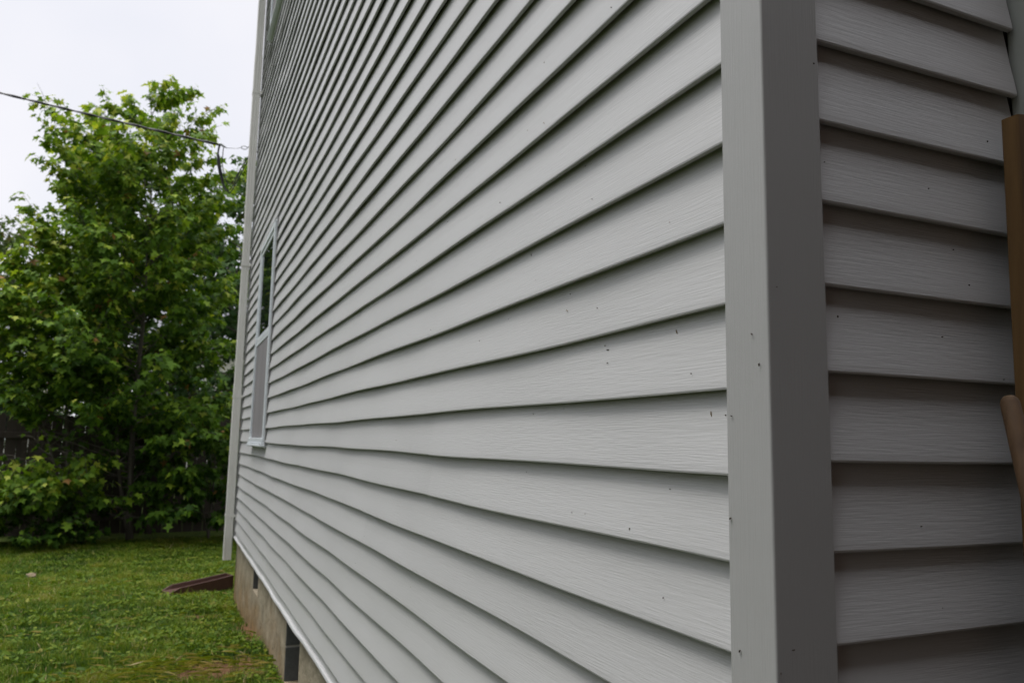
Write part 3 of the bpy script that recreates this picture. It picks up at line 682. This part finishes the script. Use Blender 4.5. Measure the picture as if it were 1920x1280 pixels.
# ---------------------------------------------------------------- overhead service cable and its drop wires
def helix(mb, pts, R_, rad, turns, ph, n=5, per=8):
    pts = [Vector(p) for p in pts]; L = [0]
    for i in range(1, len(pts)): L.append(L[-1]+(pts[i]-pts[i-1]).length)
    out = []; N = int(turns*per)
    for i in range(N+1):
        s_ = L[-1]*i/N; k = max(j for j in range(len(L)) if L[j] <= s_+1e-9); k = min(k, len(pts)-2)
        p = pts[k].lerp(pts[k+1], (s_-L[k])/(L[k+1]-L[k])); t = (pts[k+1]-pts[k]).normalized(); a = t.cross(Vector((0,0,1))).normalized(); b = t.cross(a)
        q_ = 2*math.pi*turns*i/N+ph; out.append(p+(a*math.cos(q_)+b*math.sin(q_))*R_)
    mb.tube(out, rad, n)
def sag(a, b, s_, n=24):
    a, b = Vector(a), Vector(b); return [a.lerp(b, i/n)+Vector((0,0,-4*s_*(i/n)*(1-i/n))) for i in range(n+1)]
CE = Vector((-.345,7.3,2.873)); far = CE+(Vector((-2.41,8.3,3.482))-CE)*4.6
cpts = sag(CE, far, .10, 40)
cab = empty('service_cable', CE, 'twisted black overhead cable running from the left to the house corner', 'cable')
for k in range(2):
    mb = MB(); helix(mb, cpts, .0066, .0078, 21, k*math.pi); mb.build('strand', CABLE, cab, fix=False)
mb = MB(); mb.tube(cpts, .0042, 5); mb.build('messenger_wire', STEEL, cab, fix=False)
mb = MB(); e_ = Vector((-.272,7.3,2.852)); mb.tube([CE+Vector((-.005,0,.006)), CE+Vector((.01,0,.012)), CE.lerp(e_,.55)+Vector((0,0,.004)), e_], [.006,.014,.011,.004], 8); mb.build('dead_end_clamp', STEEL, cab)
mb = MB(); mb.tube([e_, Vector((-.19,7.28,2.855)), Vector((-.135,7.25,2.862))], .003, 5); mb.build('bail_wire', STEEL, cab)
mb = MB(); rc = Vector((-.112,7.25,2.866)); ring = [rc+Vector((.028*math.cos(a), 0, .017*math.sin(a))) for a in np.linspace(0, 6.283, 17)]
mb.tube(ring, .0045, 6, cap=False); mb.tube([rc+Vector((.027,0,.004)), Vector((-.05,7.22,2.885)), Vector((.0,7.15,2.89)), Vector((.02,7.08,2.89))], .0045, 6)
tag(mb.build('hook', STEEL), 'ringed steel wire hook fixed to the house corner, holding the cable', 'hook')
def smooth(pts, n=26):
    P = [Vector(p) for p in pts]; P = [P[0]*2-P[1]]+P+[P[-1]*2-P[-2]]; out = []
    for i in range(1, len(P)-2):
        for k in range(n//(len(P)-3)):
            t = k/(n//(len(P)-3)); a, b, c, d = P[i-1:i+3]
            out.append(.5*((2*b)+(c-a)*t+(2*a-5*b+4*c-d)*t*t+(3*b-a-3*c+d)*t**3))
    return out+[P[-2]]
drops = [[CE,(-.352,7.3,2.80),(-.345,7.3,2.72),(-.315,7.3,2.56),(-.262,7.28,2.42),(-.20,7.25,2.45),(-.12,7.2,2.66),(-.03,7.13,2.82),(.03,7.1,2.86)],
         [CE+Vector((.01,.01,0)),(-.345,7.32,2.79),(-.325,7.32,2.66),(-.285,7.32,2.50),(-.22,7.3,2.40),(-.165,7.26,2.50),(-.09,7.2,2.68),(-.02,7.13,2.78),(.03,7.1,2.80)],
         [e_+Vector((-.03,0,0)),(-.305,7.3,2.78),(-.30,7.3,2.66),(-.26,7.3,2.53),(-.215,7.28,2.48),(-.15,7.24,2.60),(-.08,7.18,2.73),(.03,7.1,2.83)]]
for k, dp in enumerate(drops):
    mb = MB(); mb.tube(smooth(dp, 32), .0052 if k < 2 else .0042, 6); dw = mb.build('drop_wire', CABLE, cab, fix=False)
    if k < 2:
        p = Vector(dp[1])*.5+Vector(dp[2])*.5; a = Vector(dp[1])+Vector((0,0,-.01)); b = Vector(dp[3])
        mb = MB(); mb.tube([a, a.lerp(b,.08), a.lerp(b,.5)+Vector((-.006,0,0)), a.lerp(b,.92), b], [.006,.0125,.0135,.0125,.006], 8); mb.build('splice', CABLE, dw)

# ---------------------------------------------------------------- grass
def fbm(x, y, s, seed):
    r = np.random.default_rng(seed); v = np.zeros_like(x)
    for o in range(5):
        a, b, c, d = r.uniform(0, 6.28, 4); k = s*1.8**o
        v += (np.sin(x*k*np.cos(a)+y*k*np.sin(a)+b)*np.sin(-x*k*np.sin(c)+y*k*np.cos(c)+d))/1.45**o
    return v
def scatter(n, ylo=1.5, yhi=11.7):
    y = ylo+(yhi-ylo)*rng.random(n)**1.15; x = -5.2+5.23*rng.random(n); x = np.where(y > 7.2, x+.9*rng.random(n), x)
    vis = (x > -.95-(y-1)*.36) | (rng.random(n) < .12)
    return x[vis], y[vis]
x, y = scatter(600000)
d = fbm(x, y, 2.4, 1); cl = fbm(x, y, 9, 2)
ok = (rng.random(len(x)) > bare(x, y)*1.15) & (cl > -1.9); x, y, d, cl = x[ok], y[ok], d[ok], cl[ok]
ok = ~((x > -.58) & (x < .05) & (np.abs(y-(7.61+(x-.03)*.32)) < .13)); x, y, d, cl = x[ok], y[ok], d[ok], cl[ok]
n = len(x); hgt = (.026+.013*np.clip(cl, -1.5, 1.8)+.012*rng.random(n))*np.where(rng.random(n) < .03, 1.9, 1)
hgt = np.clip(hgt, .008, .11); th = rng.random(n)*6.283; ln = rng.uniform(.2, 1.1, n); wd = rng.uniform(.0012,.0030,n)*(1+.06*(y-4).clip(0))
b = np.stack([x, y, G(x, y)-.003], 1); dr_ = np.stack([np.cos(th), np.sin(th), np.zeros(n)], 1); sdv = np.stack([-np.sin(th), np.cos(th), np.zeros(n)], 1)
mid = b+dr_*(hgt*ln*.35)[:,None]; mid[:,2] += hgt*.62; tip = b+dr_*(hgt*ln)[:,None]; tip[:,2] += hgt
V = np.stack([b-sdv*wd[:,None], b+sdv*wd[:,None], mid+sdv*wd[:,None]*.8, mid-sdv*wd[:,None]*.8, tip], 1).reshape(-1, 3)
d2 = fbm(x, y, 4.6, 9); tint = np.clip(.42+.15*d+.10*cl+.09*d2+rng.normal(0,.13,n), .05, .86); dry = rng.random(n) < .045+.06*(d > .8); tint[dry] = rng.uniform(.88,1,dry.sum())
V[:,2] += H; me = bpy.data.meshes.new('grass')
li = np.array((0,1,2,3, 3,2,4)); LI = (li[None]+np.arange(n)[:,None]*5).ravel(); LT = np.tile((4,3), n); LS = np.concatenate([[0], np.cumsum(LT)[:-1]])
me.vertices.add(len(V)); me.vertices.foreach_set('co', V.ravel()); me.loops.add(len(LI)); me.loops.foreach_set('vertex_index', LI.astype(np.int32))
me.polygons.add(len(LT)); me.polygons.foreach_set('loop_start', LS.astype(np.int32)); me.polygons.foreach_set('loop_total', LT.astype(np.int32)); me.update()
me.materials.append(GRASS); go = bpy.data.objects.new('grass', me); C.objects.link(go); attr(go, np.repeat(tint, 5))
tag(go, 'short patchy green lawn grass growing between the fence and the house', 'grass', kind='stuff')
# clover and broad weeds
x, y = scatter(130000); cl = fbm(x, y, 7, 5); ok = (cl > -.1) & (rng.random(len(x)) > bare(x, y)*1.4); x, y, cl = x[ok], y[ok], cl[ok]; n = len(x)
ok = ~((x > -.58) & (x < .05) & (np.abs(y-(7.61+(x-.03)*.32)) < .15)); x, y, cl = x[ok], y[ok], cl[ok]; n = len(x)
P = np.stack([x, y, G(x, y)+.018+.018*rng.random(n)+.010*np.clip(cl,0,2)], 1); th = rng.random(n)*6.283
A = np.stack([np.cos(th), np.sin(th), rng.normal(0,.3,n)], 1); N = rng.normal(0,.35,(n,3))+np.array((0,0,1.))
cv = leaves_mesh('clover', P, A, N, rng.uniform(.012,.028,n), np.clip(.48+.1*cl+rng.normal(0,.12,n),.1,.84), GRASS, None, (0,0,-1.46), (OV*np.array((1.5,1,1)), OF))
tag(cv, 'small clover and weed leaves spread through the lawn', 'clover', kind='stuff')
# broad plantain-like weeds in the front of the lawn
x, y = scatter(16000, 3.2, 9); cl = fbm(x, y, 5, 12); ok = (cl > .45) & (rng.random(len(x)) > bare(x, y)); x, y = x[ok], y[ok]; n = len(x)
P = np.stack([x, y, G(x, y)+.01+.03*rng.random(n)], 1); th = rng.random(n)*6.283
A = np.stack([np.cos(th), np.sin(th), rng.uniform(.1,.8,n)], 1); N = rng.normal(0,.3,(n,3))+np.array((0,0,1.))
wv = leaves_mesh('weeds', P, A, N, rng.uniform(.03,.062,n), np.clip(rng.normal(.5,.14,n),.1,.84), GRASS, None, (0,0,-1.46), (OV*np.array((.75,1,1)), OF))
tag(wv, 'broad-leaved weeds growing in darker tufts across the lawn', 'weeds', kind='stuff')
# dry clippings lying on top
x, y = scatter(9000, 3.0, 8.5); k = .6*np.exp(-((x+.55)/.5)**2-((y-4.05)/.4)**2)+.07; ok = rng.random(len(x)) < k; x, y = x[ok], y[ok]; n = len(x)
xx = rng.normal(-.50,.26,330); yy = rng.normal(4.12,.2,330); x = np.concatenate([x, xx]); y = np.concatenate([y, yy]); ok = x < 0; x, y = x[ok], y[ok]; n = len(x)
P = np.stack([x, y, G(x, y)+.025+.03*rng.random(n)], 1); th = rng.normal(.25,.7,n)
A = np.stack([np.cos(th), np.sin(th), rng.normal(0,.12,n)], 1); N = rng.normal(0,.4,(n,3))+np.array((0,0,1.))
cp = leaves_mesh('dry_clippings', P, A, N, rng.uniform(.03,.11,n), rng.uniform(.62,1,n), GRASS, None, (0,0,-1.46), (OV*np.array((.10,1,1)), OF))
tag(cp, 'pale dry grass clippings scattered on the lawn in front', 'grass clippings', kind='stuff')

# ---------------------------------------------------------------- added brick house, unseen behind the photographer, to shade the right wall
m = Mat('shading_house_brick', (.09,.06,.05), .9, .15); bt = m.n('ShaderNodeTexBrick'); bt.inputs['Scale'].default_value = 4.5
bt.inputs['Color1'].default_value = lin(.11,.058,.038); bt.inputs['Color2'].default_value = lin(.07,.040,.03); bt.inputs['Mortar'].default_value = lin(.16,.15,.13)
gp2 = m.n('ShaderNodeNewGeometry'); sp2 = m.n('ShaderNodeSeparateXYZ'); cx2 = m.n('ShaderNodeCombineXYZ'); m.l(gp2.outputs['Position'], sp2.inputs[0])
m.l(m.math('ADD', sp2.outputs['X'], sp2.outputs['Y']), cx2.inputs[0]); m.l(sp2.outputs['Z'], cx2.inputs[1]); m.l(cx2.outputs[0], bt.inputs['Vector']); m.col(bt.outputs['Color'])
far_house(-3.2, 10, -8, -2.0, 3.55, 5.6, 'added brick house unseen behind the photographer, shading the wall by the back door', m.m, [])

# added side fence and trees, unseen at left, blocking low sky light
fr = empty('privacy_fence', (-7.6,4.5,-1.47), 'added dark wooden fence, unseen along the left side, blocking low sky light', 'fence')
mb = MB(); y = -3.0
while y < 12.6:
    wd = .138; top = .285+q.uniform(-.012,.012)
    mb.box((-7.62,y,-1.46), (-7.60,y+wd,top)); y += wd+.006
mb.build('board_panel', FENCE, fr)
mb = MB()
for z in (-1.22,-.62,-.02): mb = MB(); mb.box((-7.597,-3,z-.045), (-7.56,12.5,z+.045), .003); mb.build('rail', FENCE, fr)
for i, (x, y, h_, lb) in enumerate(((-9.6,-1,7,'added unseen tree at left blocking low sky light, nearest the photographer'),(-10,3,6.4,'added unseen tree at left blocking low sky light, second from the photographer'),
        (-9.7,7,7.2,'added unseen tree at left blocking low sky light, third from the photographer'),(-10,11,6.6,'added unseen tree at left blocking low sky light, farthest from the photographer'))):
    tree('broadleaf_tree', lb, 'tree', (x,y,-1.5), h_, pw((0,.8),(.3,1),(.6,.95),(.85,.6),(1,.2)), 2.1, 60, 2600, .26, DARKLEAF, 50+i, trad=.13, t0=.08, up=.45)
